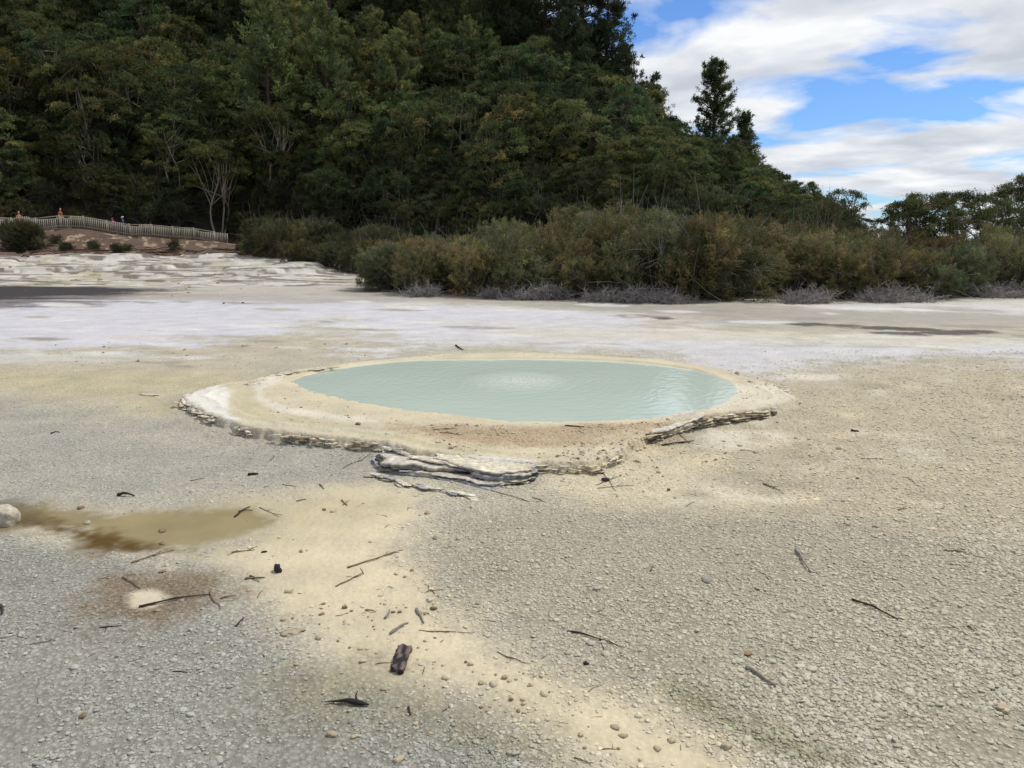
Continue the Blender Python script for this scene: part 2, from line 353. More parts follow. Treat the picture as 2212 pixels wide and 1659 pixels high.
n1=tex('ShaderNodeTexNoise',i_Scale=.7,i_Detail=3.).outputs['Fac']
c=mixc(nt,n1,(.43,.50,.425,1),(.49,.56,.475,1)); c=mixc(nt,math_n(nt,'MULTIPLY',math_n(nt,'MULTIPLY',boil,boil),math_n(nt,'MULTIPLY',ramp(nt,nz2,[(.40,(0,0,0)),(.62,(1,1,1))]),.8)),c,(.78,.80,.75,1))
nt.links.new(c,b.inputs['Base Color']);b.inputs['Roughness'].default_value=.09;b.inputs['IOR'].default_value=1.33;b.inputs['Specular IOR Level'].default_value=.5
obj('hot_spring_water',mesh_np('hot_spring_water',V,Q),[m])
# ---------- sinter ledge ----------
ps=Parts()
def layered(pts,z0,z1,nl,col_top,col_side,jit=.05,rough=.03,seed=0):
    base=smooth_poly(pts,14);n=len(base);cen=base.mean(0);zs=z0+(z1-z0)*np.sort(np.concatenate([[0,1],rng.uniform(.1,.92,nl-1)]))
    for l in range(nl):
        top=(l==nl-1); k=.97+rng.uniform(-jit,jit*.4)
        d=base-cen;nn=fbm(base[:,0]*5+seed*7+l*1.3,base[:,1]*5,31,3)-.5;nn2=vn(base[:,0]*34+seed+l*9,base[:,1]*34,32)-.5
        o_=cen+d*k+unit(d)*(nn*rough*6+nn2*rough*1.5)[:,None]
        th=zs[l+1]-zs[l]; tilt=.03*(fbm(base[:,0]*3+l*.2,base[:,1]*3,33,2)-.5)
        rowz=[(cen+(o_-cen)*.985,zs[l]-.003),(o_,zs[l]+th*.5),(cen+(o_-cen)*.99,zs[l+1]-.002)]
        V=[]
        for (q,zz) in rowz: V.append(np.column_stack([q,np.full(n,zz)+tilt]))
        for s in (.93,.8,.6,.3,.01):
            q=cen+(o_-cen)*s; V.append(np.column_stack([q,np.full(n,zs[l+1])+tilt*s+.010*(vn(q[:,0]*14,q[:,1]*14,35)-.5)]))
        V=np.concatenate(V);R_=8
        Q=[(r*n+j,r*n+(j+1)%n,(r+1)*n+(j+1)%n,(r+1)*n+j) for r in range(R_-1) for j in range(n)]
        cs=col_side[rng.integers(len(col_side))]*rng.uniform(.75,1.15)
        ct=col_top if top else cs*1.25
        cc=np.empty((len(V),3));cc[:2*n]=cs;cc[2*n:]=ct;cc*=(.6+.8*fbm(V[:,0]*12,V[:,1]*12,37,3))[:,None]
        ps.add(V,Q,0,cc)
def GP(px,z): return [G(u,v,z) for u,v in px]
T_=lin((208,198,174))*.87;S1=lin((156,154,154))*.8;S2=lin((182,172,150))*.85;S3=lin((78,72,66))*.7;S4=lin((140,127,102))*.8;T2=lin((196,188,172))*.85
layered(GP([(812,992),(822,965),(850,945),(930,950),(1010,970),(1075,1000),(1040,1014),(960,1012),(880,1008),(835,1004)],.08),-.01,.080,7,T2,[S1,S1,S2,S3],seed=1,jit=.08)
layered(GP([(935,985),(1000,965),(1120,968),(1160,992),(1155,1010),(1138,1020),(1065,1022),(1000,1010)],.11),-.01,.114,8,T_,[S1,S2,S3,S3],seed=2)
layered(GP([(845,1010),(900,990),(1000,1005),(1130,1015),(1148,1028),(1110,1042),(1050,1050),(990,1034),(900,1022)],.03),-.01,.035,4,T2,[S1,S2],seed=3,jit=.1)
layered(GP([(1400,938),(1425,915),(1450,897),(1500,886),(1520,898),(1490,915),(1440,932)],.10),0,.112,6,T2,[S2,S4,S3],seed=5,jit=.08)
layered(GP([(385,870),(405,852),(460,860),(500,890),(518,912),(480,912),(425,890)],.08),0,.106,5,T_*1.05,[S1,S4,S2],seed=6)
light=lin((208,200,180))*.87;tan=lin((196,180,146))*.86;brn=lin((150,128,98))*.78;drk=lin((84,74,60))*.7
def plate(x,y,z,r,th,col,asp=1.,yaw=0.,tilt=.04,n=9):
    an=np.sort(rng.uniform(0,6.283,n)); rr=r*rng.uniform(.6,1.15,n)
    px=np.cos(an)*rr*asp;py=np.sin(an)*rr; ca,sa=math.cos(yaw),math.sin(yaw)
    q=np.column_stack([px*ca-py*sa,px*sa+py*ca]); t=rng.normal(0,tilt,2);o_=np.array([x,y])
    rows=[]
    for s,dz in ((.9,-.5),(1.,.1),(.96,.5),(.5,.52),(.02,.5)): rows.append(np.column_stack([q*s+o_,z+th*dz+(q*s)@t]))
    V=np.concatenate(rows);Q=[(a_*n+j,a_*n+(j+1)%n,(a_+1)*n+(j+1)%n,(a_+1)*n+j) for a_ in range(4) for j in range(n)]
    ps.add(V,Q,0,col)
def rim(px,step,levels,rmin,rmax,cols,z=.11,jit=.02):
    pts=np.array([G(u,v,z) for u,v in px])
    for a_,b_ in zip(pts[:-1],pts[1:]):
        L=np.linalg.norm(b_-a_);yaw=math.atan2(b_[1]-a_[1],b_[0]-a_[0])
        for j in range(max(1,int(L/step))):
            p=a_+(b_-a_)*(rng.random())
            if fbm(p[0]*1.7,p[1]*1.7,61,2)<.40: continue
            lv=levels[rng.integers(len(levels))];c=cols[rng.integers(len(cols))]*rng.uniform(.8,1.15)
            ox,oy=rng.normal(0,jit,2);plate(p[0]+ox,p[1]+oy-(.12-lv)*.3,lv,rng.uniform(rmin,rmax),rng.uniform(.005,.012),c,rng.uniform(1.6,3.6),yaw+rng.normal(0,.25))
rim([(392,868),(430,890),(490,914),(560,933)],.03,[.03,.06,.08,.105],.02,.045,[light,tan,S2])
rim([(560,933),(700,947),(830,958)],.025,[.04,.07,.10],.015,.035,[tan,brn,light])
rim([(800,1000),(880,1022),(960,1034),(1050,1056),(1145,1038)],.03,[.005,.02],.02,.05,[S1,S2,light])
rim([(830,962),(900,985),(1000,1004),(1150,1012)],.02,[.04,.07,.10],.02,.05,[S1,S2,light,light])
rim([(1155,1004),(1290,1004),(1345,978),(1400,940)],.025,[.04,.07,.10],.015,.035,[tan,tan,light])
rim([(1400,940),(1480,914),(1560,897),(1640,889),(1728,868)],.015,[.03,.06,.09,.11],.02,.045,[tan,brn,light,drk,S2])
rim([(545,832),(570,815),(625,803),(740,793)],.04,[.13],.02,.04,[light,light,tan],z=.13,jit=.05)
rim([(1590,812),(1680,838),(1720,858)],.04,[.125],.02,.04,[light,tan],z=.12,jit=.08)
obj('sinter_ledge',ps.mesh('sinter_ledge',smooth=False),[M_rock])
# ---------- stones ----------
def stone_parts(ps,x,y,z,sx,sy,sz,col,m=0,seed=0,yaw=0.,nu=10,nv=7,k0=.45):
    V=[];Q=[]
    for j in range(nv):
        t=math.pi*(j+.02)/(nv-1+.04)
        for i_ in range(nu):
            f=2*math.pi*i_/nu
            V.append((math.sin(t)*math.cos(f),math.sin(t)*math.sin(f),math.cos(t)))
    V=np.array(V); k=1+k0*(vn(V[:,0]*1.7+seed*3.1,V[:,1]*1.7+V[:,2]*2.3+seed,5)-.5)*2+k0*.55*(vn(V[:,0]*4+seed*1.1,V[:,1]*4+V[:,2]*5+seed,6)-.5)
    V=np.sign(V)*np.abs(V)**.85*k[:,None]*[sx,sy,sz]
    ca,sa=math.cos(yaw),math.sin(yaw); V=np.stack([V[:,0]*ca-V[:,1]*sa,V[:,0]*sa+V[:,1]*ca,V[:,2]],1)+[x,y,z]
    for j in range(nv-1):
        for i_ in range(nu): Q.append((j*nu+i_,(j+1)*nu+i_,(j+1)*nu+(i_+1)%nu,j*nu+(i_+1)%nu))
    ps.add(V,Q,m,col)
SC={'t':lin((180,166,138))*.85,'g':lin((160,156,144))*.85,'k':lin((48,44,42)),'b':lin((136,112,86))*.9,'w':lin((200,190,168))*.85}
stones=[(600,1232,7,14,'k'),(937,1316,8,5,'b'),(625,1277,10,4,'t'),(613,1338,8,4,'t'),(632,1367,20,4,'t'),(1265,1435,6,5,'k'),(1308,1040,9,6,'k'),(1032,1307,5,5,'g'),(923,1110,7,4,'t'),(188,1125,10,4,'g'),(350,1142,9,4,'b'),(350,1170,6,3,'b'),(173,1093,8,4,'b'),(862,1642,12,6,'t'),(898,1566,7,4,'t'),(1175,1503,8,5,'t'),(1185,1556,8,5,'w'),(1372,1526,7,5,'w'),(1040,1476,8,5,'t'),(1090,1466,7,6,'t'),(1145,1483,6,4,'t'),(1018,1437,6,4,'t'),(785,1428,7,5,'t'),(690,1378,7,5,'t'),(718,1590,10,5,'t'),(765,1592,7,4,'t'),(1570,1612,12,7,'t'),(2165,1528,18,5,'t'),(1525,1255,14,5,'g'),(745,1313,6,4,'b'),(695,1327,6,3,'b'),(650,1190,6,2,'b'),(570,1190,5,3,'k'),(855,1240,5,3,'t'),(890,1232,5,3,'b'),(876,1246,5,3,'t'),(800,1170,5,2,'t'),(720,1105,6,2,'t'),(700,1100,4,3,'b'),(178,1550,9,4,'b'),(1618,1413,10,4,'b'),(990,1165,6,4,'t'),(940,1165,6,4,'g'),(1290,1275,9,4,'g'),(1445,1060,4,4,'b'),(322,860,22,2,'w'),(530,747,9,3,'t'),(483,656,3,2,'k'),(525,655,3,2,'k'),(1035,640,8,5,'w'),(930,1585,6,4,'t'),(1255,1590,6,4,'t'),(1330,1572,9,4,'t'),(1345,1590,9,4,'t'),(1220,1450,6,3,'t'),(350,1233,8,4,'b'),(480,1645,7,4,'t'),(1420,1618,8,5,'t'),(1450,1600,9,6,'t'),(1100,1630,7,5,'t')]
ps=Parts()
for k,(u,v,a_,b_,c_) in enumerate(stones):
    x,y=G(u,v,.1 if v<800 else 0); s=math.hypot(y,CH)/F
    z=gz(x,y); stone_parts(ps,x,y,z+b_*s*.3,a_*s,(a_+b_)*.5*s,b_*s*.85,SC[c_]*rng.uniform(.85,1.15),seed=k,yaw=rng.uniform(0,3))
for poly,cnt,zz in [([(600,1180),(900,1200),(1100,1430),(1600,1640),(1200,1659),(900,1480),(620,1330)],300,0),([(860,918),(1470,915),(1400,950),(1300,995),(1000,985)],620,.12),([(1400,960),(1800,940),(1900,1060),(1300,1090),(1170,1020)],320,0),([(560,845),(640,835),(860,895),(850,940),(600,920)],70,.12),([(1590,800),(1700,830),(1720,860),(1600,880)],50,.12),([(100,740),(1000,740),(900,790),(100,790)],120,.1),([(0,545),(600,560),(620,600),(0,605)],160,.6),([(0,520),(520,535),(520,560),(0,560)],260,.9)]:
    pp=np.array([G(u,v,zz) if zz<.5 else G(u,v,.9) for u,v in poly]);lo,hi=pp.min(0),pp.max(0)
    q=rng.uniform(lo,hi,(cnt*4,2)); q=q[sdf(pp,q[:,0],q[:,1])<0][:cnt]
    cl=fbm(q[:,0]*2.5,q[:,1]*2.5,91,2); q=q[cl>.45]
    hz_=height(q[:,0],q[:,1])
    for (x,y),z in zip(q,hz_):
        r=rng.lognormal(-5.1,.38)*(1 if y<7 else 1.5 if y<12 else 2.2 if y<30 else 8); r=min(r,.2)
        stone_parts(ps,x,y,z+r*.2,r*1.2,r,r*.6,[SC['t'],SC['t'],SC['w'],SC['b']][rng.integers(4)]*rng.uniform(.85,1.15),seed=rng.integers(999),yaw=rng.uniform(0,3),nu=8,nv=6)
obj('scattered_stones',ps.mesh('scattered_stones'),[M_rock])
ps=Parts();x,y=G(6,1125);stone_parts(ps,x,y,gz(x,y)+.05,.115,.10,.10,SC['w']*.85,seed=9,nu=28,nv=18,k0=.2)
obj('pumice_boulder',ps.mesh('pumice_boulder'),[M_rock])
# ---------- twigs / charred wood ----------
TC={'d':lin((52,44,38)),'b':lin((122,104,84))*.85,'g':lin((146,140,130))*.8}
sticks=[(750,1227,870,1188,4,'b'),(283,1213,375,1182,4,'b'),(300,1310,455,1282,5,'d'),(455,1272,475,1315,4,'b'),(265,1246,303,1270,4,'b'),(843,1371,882,1346,7,'g'),(900,1318,915,1347,7,'g'),(832,1338,842,1320,6,'g'),(790,1318,812,1322,4,'b'),(905,1363,1020,1369,2.5,'b'),(1225,1365,1335,1396,4,'d'),(1840,1297,1940,1340,5,'d'),(1720,1188,1752,1238,7,'g'),(1612,1443,1675,1484,8,'g'),(725,1267,785,1240,3,'b'),(785,1240,778,1228,2,'b'),(508,1353,527,1335,5,'d'),(506,1112,540,1090,4,'d'),(515,1100,545,1098,3,'d'),(560,1092,602,1112,2,'b'),(373,1450,412,1450,3,'d'),(1075,1410,1135,1434,2.5,'b'),(1648,1045,1692,1066,3,'b'),(2038,1188,2100,1197,3,'b'),(1220,920,1262,923,4,'d'),(925,1266,948,1292,3,'b'),(920,1280,960,1275,2,'b'),(475,1290,512,1285,3,'b'),(738,1080,750,1092,4,'b'),(740,1091,756,1080,2,'b'),(535,1023,558,1022,7,'d'),(255,1069,290,1071,7,'d'),(1838,931,1856,933,6,'d'),(2088,1350,2106,1363,3,'d'),(1960,1030,1985,1050,2,'b'),(1860,990,1920,992,2,'b'),(215,1355,262,1351,3,'d'),(65,1392,130,1382,2,'b'),(985,758,1001,768,4,'d'),(882,1530,887,1546,6,'d'),(690,1045,700,1056,3,'b'),(640,1081,661,1078,3,'b'),(530,1250,572,1247,5,'b'),(540,1243,560,1256,4,'b'),(556,1290,568,1272,2,'b'),(935,930,990,925,2,'b'),(950,935,1000,940,2,'b'),(1430,940,1500,930,4,'d'),(1440,905,1490,935,2,'b'),(1060,1060,1150,1085,2,'b'),(1150,1075,1180,1085,2,'b'),(1280,1050,1340,1030,2,'b'),(1300,1025,1330,1060,2,'b'),(1290,1055,1370,1048,2,'b'),(740,985,800,960,2,'b'),(590,958,580,970,2,'b'),(500,1190,550,1185,3,'b'),(1650,1240,1665,1258,3,'b'),(1620,1230,1650,1240,2,'b'),(1480,1095,1500,1085,2,'b'),(1270,1495,1300,1480,2,'b'),(110,940,130,938,3,'d'),(1600,948,1640,952,2,'b'),(1240,1640,1280,1655,3,'b'),(1940,1100,1960,1098,3,'b'),(1405,1235,1410,1222,4,'b'),(2,1310,4,1330,8,'d'),(610,1045,640,1050,2,'b'),(410,1035,440,1030,2,'b')]
def stick(ps,p0,p1,r,col,k=7,wob=.05,lift=0.):
    p0=np.array(p0);p1=np.array(p1);d=p1-p0;L=np.linalg.norm(d);nrm=np.array([-d[1],d[0]])/L
    t=np.linspace(0,1,k);off=np.cumsum(rng.normal(0,wob*L*.35,k));off-=np.linspace(off[0],off[-1],k)
    q=p0+t[:,None]*d+off[:,None]*nrm; z=height(q[:,0],q[:,1])+r*.7+lift+np.sin(t*math.pi)*r*rng.uniform(0,1.5)
    rr=r*(1-.55*t)*rng.uniform(.8,1.2,k)
    tube(ps,np.column_stack([q,z]),rr,0,col,6); return q,z
ps=Parts()
for (a_,b_,c_,d_,w,t) in sticks:
    zz=.12 if (390<a_<1700 and 760<b_<1000) else 0
    p0=G(a_,b_,zz);p1=G(c_,d_,zz);s=math.hypot(p0[1],CH)/F
    q,z=stick(ps,p0,p1,w*.5*s,TC[t]*rng.uniform(.8,1.2))
    if w<5 and abs(c_-a_)>40:
        for _ in range(2):
            j=rng.integers(2,5);e=q[j]+(q[j+1]-q[j])*1.2+rng.normal(0,.05,2);stick(ps,q[j],e,w*.3*s,TC[t],4)
for _ in range(420):
    y=3*math.exp(rng.random()*2.1); x=rng.uniform(-.75,.75)*(y+.6); 
    if sdf(WAT,np.array([x]),np.array([y]))[0]<.1: continue
    a_=rng.uniform(0,3.14);L=rng.uniform(.02,.09); stick(ps,(x,y),(x+L*math.cos(a_),y+L*math.sin(a_)),rng.uniform(.001,.0024),TC['b' if rng.random()<.7 else 'd'],4)
obj('twig_litter',ps.mesh('twig_litter'),[M_wood])
ps=Parts()
for _ in range(170):
    u=rng.uniform(-20,560);Y_=rng.uniform(55,63)+(u/560)*5;x_,_=R(u,0,Y_);a_=rng.normal(.1,.5);L=rng.uniform(.5,2.6)
    stick(ps,(x_,Y_),(x_+L*math.cos(a_),Y_+L*math.sin(a_)),rng.uniform(.02,.07),[lin((120,84,64)),lin((150,134,116)),lin((70,52,42))][rng.integers(3)]*.8,6,.08,.05)
for _ in range(60):
    x_=rng.uniform(-6,25);Y_=np.interp(x_,[-6,0,25],[33,30,29])-rng.uniform(-.2,.8);a_=rng.normal(0,.6);L=rng.uniform(.3,1.2)
    stick(ps,(x_,Y_),(x_+L*math.cos(a_),Y_+L*math.sin(a_)),rng.uniform(.01,.025),lin((130,116,104))*rng.uniform(.4,.9),6,.1,.01)
obj('fallen_branches',ps.mesh('fallen_branches'),[M_wood])
ps=Parts();c4=[G(845,1452),G(870,1459),G(889,1406),(G(860,1401))]
c4=np.array(c4);V=[];Q=[];nx_,ny_=6,14
for lay,zo in enumerate([.004,.026]):
    for j in range(ny_+1):
        for i_ in range(nx_+1):
            s,t=i_/nx_,j/ny_; p=(c4[0]*(1-s)+c4[1]*s)*(1-t)+(c4[3]*(1-s)+c4[2]*s)*t
            jag=.02*(vn(s*5,3.)-.5)*(1 if j in(0,ny_) else 0); d=(c4[3]-c4[0]);d=d/np.linalg.norm(d)
            p=p+d*jag+.004*rng.normal(size=2)*(1 if i_ in(0,nx_) else .2)
            V.append((p[0],p[1],zo+gz(*p)+(.008*(vn(s*6,t*3,5)-.5)+.006*math.sin(s*3.14) if lay else 0)))
st=(nx_+1)*(ny_+1)
for j in range(ny_):
    for i_ in range(nx_):
        a_=j*(nx_+1)+i_; Q+=[(st+a_,st+a_+1,st+a_+nx_+2,st+a_+nx_+1),(a_,a_+nx_+1,a_+nx_+2,a_+1)]
for i_ in range(nx_): Q+=[(i_,i_+1,st+i_+1,st+i_)];a_=ny_*(nx_+1)+i_;Q+=[(a_+1,a_,st+a_,st+a_+1)]
for j in range(ny_): a_=j*(nx_+1);Q+=[(a_+nx_+1,a_,st+a_,st+a_+nx_+1)];a_+=nx_;Q+=[(a_,a_+nx_+1,st+a_+nx_+1,st+a_)]
V=np.array(V);cc=np.where((vn(V[:,0]*60,V[:,1]*22,9)>.45)[:,None],lin((40,34,32)),lin((104,90,84)))
ps.add(V,Q,0,cc);obj('charred_plank',ps.mesh('charred_plank',False),[M_wood])
ps=Parts();A=np.array(G(702,1520));B=np.array(G(797,1527));t=np.linspace(0,1,11);q=A+(B-A)*t[:,None]
q[:,1]+=.012*np.sin(t*3.1);z=height(q[:,0],q[:,1])+.010+.006*np.sin(t*3)
rr=np.array([.002,.004,.006,.008,.010,.013,.016,.016,.014,.010,.004]);tube(ps,np.column_stack([q,z]),rr,0,lin((34,32,32)),8,.7)
pr=np.array([[q[7][0],q[7][1]+.01,z[7]],[q[7][0]-.005,q[7][1]+.025,z[7]+.02],[q[7][0]+.002,q[7][1]+.04,z[7]+.035]]);tube(ps,pr,[.005,.004,.002],0,lin((34,32,32)),6)
obj('charred_branch',ps.mesh('charred_branch'),[M_wood])
# ---------- GN scatter ----------
def scatter(name,pts,rot,scl,tint,protos,idx=None):
    coll=bpy.data.collections.new(name+'_kinds')
    for p in protos: coll.objects.link(p)
    me=bpy.data.meshes.new(name);n=len(pts);me.vertices.add(n);me.vertices.foreach_set('co',np.asarray(pts,np.float32).ravel())
    a=me.attributes.new('rot','FLOAT_VECTOR','POINT');a.data.foreach_set('vector',np.asarray(rot,np.float32).ravel())
    a=me.attributes.new('scl','FLOAT_VECTOR','POINT');a.data.foreach_set('vector',np.asarray(scl,np.float32).ravel())
    a=me.attributes.new('tint','FLOAT_COLOR','POINT');c=np.ones((n,4),np.float32);c[:,:3]=tint;a.data.foreach_set('color',c.ravel())
    a=me.attributes.new('kind','INT','POINT');a.data.foreach_set('value',np.asarray(rng.integers(0,len(protos),n) if idx is None else idx,np.int32))
    o=bpy.data.objects.new(name,me);scene.collection.objects.link(o)
    ng=bpy.data.node_groups.new(name,'GeometryNodeTree')
    ng.interface.new_socket('Geometry',in_out='INPUT',socket_type='NodeSocketGeometry');ng.interface.new_socket('Geometry',in_out='OUTPUT',socket_type='NodeSocketGeometry')
    gi=ng.nodes.new('NodeGroupInput');go=ng.nodes.new('NodeGroupOutput');ip=ng.nodes.new('GeometryNodeInstanceOnPoints');ci=ng.nodes.new('GeometryNodeCollectionInfo')
    ci.inputs['Collection'].default_value=coll;ci.inputs['Separate Children'].default_value=True;ci.inputs['Reset Children'].default_value=True
    def na(nm,dt):
        x=ng.nodes.new('GeometryNodeInputNamedAttribute');x.data_type=dt;x.inputs['Name'].default_value=nm;return x.outputs['Attribute']
    ip.inputs['Pick Instance'].default_value=True
    L=ng.links.new;L(gi.outputs[0],ip.inputs['Points']);L(ci.outputs[0],ip.inputs['Instance']);L(na('kind','INT'),ip.inputs['Instance Index'])
    L(na('rot','FLOAT_VECTOR'),ip.inputs['Rotation']);L(na('scl','FLOAT_VECTOR'),ip.inputs['Scale']);L(ip.outputs[0],go.inputs[0])
    md=o.modifiers.new('scatter','NODES');md.node_group=ng;return o
m,nt,b,o=newmat('pebble');t=nd(nt,'ShaderNodeAttribute',attribute_type='INSTANCER',attribute_name='tint')
g=nd(nt,'ShaderNodeNewGeometry').outputs['Position'];n_=nd(nt,'ShaderNodeTexNoise',i_Scale=90.,i_Detail=4.);nt.links.new(g,n_.inputs['Vector'])
nt.links.new(mixc(nt,1.,t.outputs['Color'],ramp(nt,n_.outputs['Fac'],[(.3,(.8,.8,.8)),(.7,(1.2,1.2,1.2))]),'MULTIPLY'),b.inputs['Base Color'])
b.inputs['Roughness'].default_value=.9;bp=nd(nt,'ShaderNodeBump',i_Strength=.5,i_Distance=.003);nt.links.new(n_.outputs['Fac'],bp.inputs['Height']);nt.links.new(bp.outputs[0],b.inputs['Normal'])
pk=[]
for k in range(6):
    ps=Parts();stone_parts(ps,0,0,0,1,rng.uniform(.65,.95),rng.uniform(.32,.5),(.5,.5,.5),seed=k*7+1);pk.append(obj('pebble_kind_%d'%k,ps.mesh('pebble'),[m],link=False))
n=230000;y=2.5*np.exp(rng.random(n)*math.log(15/2.5));x=rng.uniform(-.78,.78,n)*(y+.6)
cc,crs=ground_lookup(x,y);cl=fbm(x*1.3,y*1.3,55,3)
right=sm(-1.5,.6,x-(4.6-y)*.3)
keep=(rng.random(n)<np.clip((crs-.2)*1.2,.015,1)*(.4+.6*right)*sm(.2,.6,cl+.12*right))&(sdf(WAT,x,y)>.08)
x=x[keep];y=y[keep];cc=cc[keep];rt=right[keep];n=len(x);z=height(x,y)
r=rng.lognormal(math.log(.0068),.38,n)*(1+.5*rt*sm(1.0,5,x+ (6-y)*.3)); r=np.clip(r,.0035,.028)
tn=cc*rng.uniform(.95,1.32,(n,1))*(1+rng.normal(0,.02,(n,3)))
scatter('crust_gravel',np.stack([x,y,z+r*.05],1),np.stack([rng.normal(0,.15,n),rng.normal(0,.15,n),rng.uniform(0,6.28,n)],1),np.stack([r,r,r],1),tn,pk)
# ---------- plants ----------
GR=np.array([.078,.098,.036]);OL=np.array([.126,.116,.050]);BR=np.array([.150,.116,.070]);DK=np.array([.045,.060,.028]);YG=np.array([.155,.165,.058])
def shrub(seed,h=3.,r=1.75,npl=620,nl=54,L=.075,W=.032,pal=(OL,BR,GR,OL),pw=(.35,.27,.18,.2)):
    ps=Parts();nlump=17;an=rng.uniform(0,6.28,nlump);rd=np.sqrt(rng.random(nlump))*.74*r
    lc=np.stack([np.cos(an)*rd,np.sin(an)*rd,h*rng.uniform(.22,.80,nlump)*(1-.22*rd/r)],1);lr=rng.uniform(.26,.42,nlump)*r
    k=rng.integers(0,nlump,npl);d=unit(rng.normal(size=(npl,3))+[0,0,.3]);po=lc[k]+d*(lr[k]*rng.uniform(.55,1.,npl)**.5)[:,None]*[1,1,.85]
    po[:,2]=np.maximum(po[:,2],.1);pd=unit(d*.8+[0,0,.5]+rng.normal(0,.35,(npl,3)));pl=rng.uniform(.14,.42,npl)
    lcol=rng.uniform(.6,1.35,nlump)
    pc=np.array(pal)[rng.choice(len(pal),npl,p=pw)]*(lcol[k]*rng.uniform(.75,1.25,npl))[:,None]
    t=rng.random((npl,nl));pos=po[:,None]+pd[:,None]*(t*pl[:,None])[...,None]+rng.normal(0,.075,(npl,nl,3))*(1.15-.7*t)[...,None]
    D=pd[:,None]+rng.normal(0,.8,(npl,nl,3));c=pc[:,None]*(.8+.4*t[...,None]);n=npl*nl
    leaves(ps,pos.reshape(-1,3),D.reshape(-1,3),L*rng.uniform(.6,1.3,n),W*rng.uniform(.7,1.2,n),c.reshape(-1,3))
    for j in range(nlump):
        q=np.array([[rng.normal(0,.15),rng.normal(0,.15),-.1],lc[j]*[.45,.45,.4]+rng.normal(0,.08,3),lc[j]]);q=smooth_poly(q,4,False);tube(ps,q,np.linspace(.035,.01,len(q)),1,lin((120,110,102))*.8,4)
        for _ in range(7):
            e=lc[j]+rng.normal(0,.5,3)*lr[j]*2.0;e[2]=max(e[2],.1);tube(ps,[lc[j]*.8,(lc[j]*.8+e)/2+rng.normal(0,.05,3),e],[.014,.010,.005],1,lin((140,132,124))*.8,3)
    return ps
def dead(seed):
    ps=Parts()
    for _ in range(46):
        a=rng.uniform(0,6.28);L=rng.uniform(.4,1.5);k=8;q=[np.array([rng.normal(0,.35),rng.normal(0,.25),0.])];d=np.array([math.cos(a),math.sin(a),rng.uniform(.1,1.2)])
        for j in range(k): d=unit(d+rng.normal(0,.32,3));q.append(q[-1]+d*L/k);q[-1][2]=max(q[-1][2],.02)
        c=lin((168,160,156))*rng.uniform(.35,1.0);tube(ps,q,np.linspace(.016,.005,k+1),0,c,4)
        for _ in range(8):
            j=rng.integers(2,k);e=q[j];w=[e];dd=unit(rng.normal(size=3)+d*.7+[0,0,.3]);
            for s in range(3): dd=unit(dd+rng.normal(0,.3,3));w.append(w[-1]+dd*rng.uniform(.06,.16))
            tube(ps,w,[.008,.006,.005,.004],0,c,3)
    return ps
def kanuka(seed,h=6.5,r=2.9,cb=.12,npad=72,nl=190,L=.22,W=.085,tr=(112,102,90),stems=4,lean=.5,flat=.42):
    ps=Parts();an=rng.uniform(0,6.28,npad);zf=rng.random(npad)**.8;prof=np.sqrt(np.clip(1-(np.clip(zf-.3,0,1)/.74)**2,.05,1))*np.where(zf<.3,.8+.67*zf,1)
    rd=prof*r*np.sqrt(rng.uniform(.2,1.1,npad));pc=np.stack([np.cos(an)*rd,np.sin(an)*rd,h*(cb+(1-cb)*zf*.95)],1);pr=rng.uniform(.35,1.0,npad)*r/2.8
    base=np.array([GR,DK,OL,GR,YG*.75]);pcol=base[rng.choice(5,npad,p=[.4,.15,.15,.15,.15])]*rng.uniform(.7,1.35,(npad,1))
    ns=7;sa=an[:,None]+rng.normal(0,1.3,(npad,ns));sl=rng.uniform(.5,1.25,(npad,ns))*pr[:,None];sz=rng.uniform(-.15,.45,(npad,ns))
    k=rng.integers(0,ns,(npad,nl));t=rng.random((npad,nl))**.7;I=np.arange(npad)[:,None]
    A_=sa[I,k];Ls=sl[I,k];wd=(.10+.30*np.sin(np.clip(t,0,1)*math.pi*.8))*Ls
    lat=rng.normal(0,.6,(npad,nl))*wd
    off=np.stack([np.cos(A_)*t*Ls-np.sin(A_)*lat,np.sin(A_)*t*Ls+np.cos(A_)*lat,sz[I,k]*t*Ls*1.2-.35*t*t*Ls+rng.normal(0,.09,(npad,nl))],-1)
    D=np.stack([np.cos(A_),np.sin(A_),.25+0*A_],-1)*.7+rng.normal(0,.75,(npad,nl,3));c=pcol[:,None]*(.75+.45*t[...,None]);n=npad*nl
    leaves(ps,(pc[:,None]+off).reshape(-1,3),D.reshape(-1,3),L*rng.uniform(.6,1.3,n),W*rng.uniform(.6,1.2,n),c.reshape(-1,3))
    tc=lin(tr)*.8;order=rng.permutation(npad)
    for s in range(stems):
        aa_=rng.uniform(0,6.28);top=pc[order[s]];q=np.array([[math.cos(aa_)*.15,math.sin(aa_)*.15,-.4],[math.cos(aa_)*lean,math.sin(aa_)*lean,h*cb*.5+.3]+rng.normal(0,.15,3),top*[.5,.5,.75],top]);q=smooth_poly(q,5,False)
        tube(ps,q,np.linspace(.10,.03,len(q)),1,tc*rng.uniform(.8,1.2),5)
        for j in order[stems+s::stems][:6]:
            k=rng.integers(6,12);e=pc[j];tube(ps,smooth_poly([q[k],(q[k]+e)/2+rng.normal(0,.2,3),e],3,False),np.linspace(.05,.015,7),1,tc,4)
    return ps
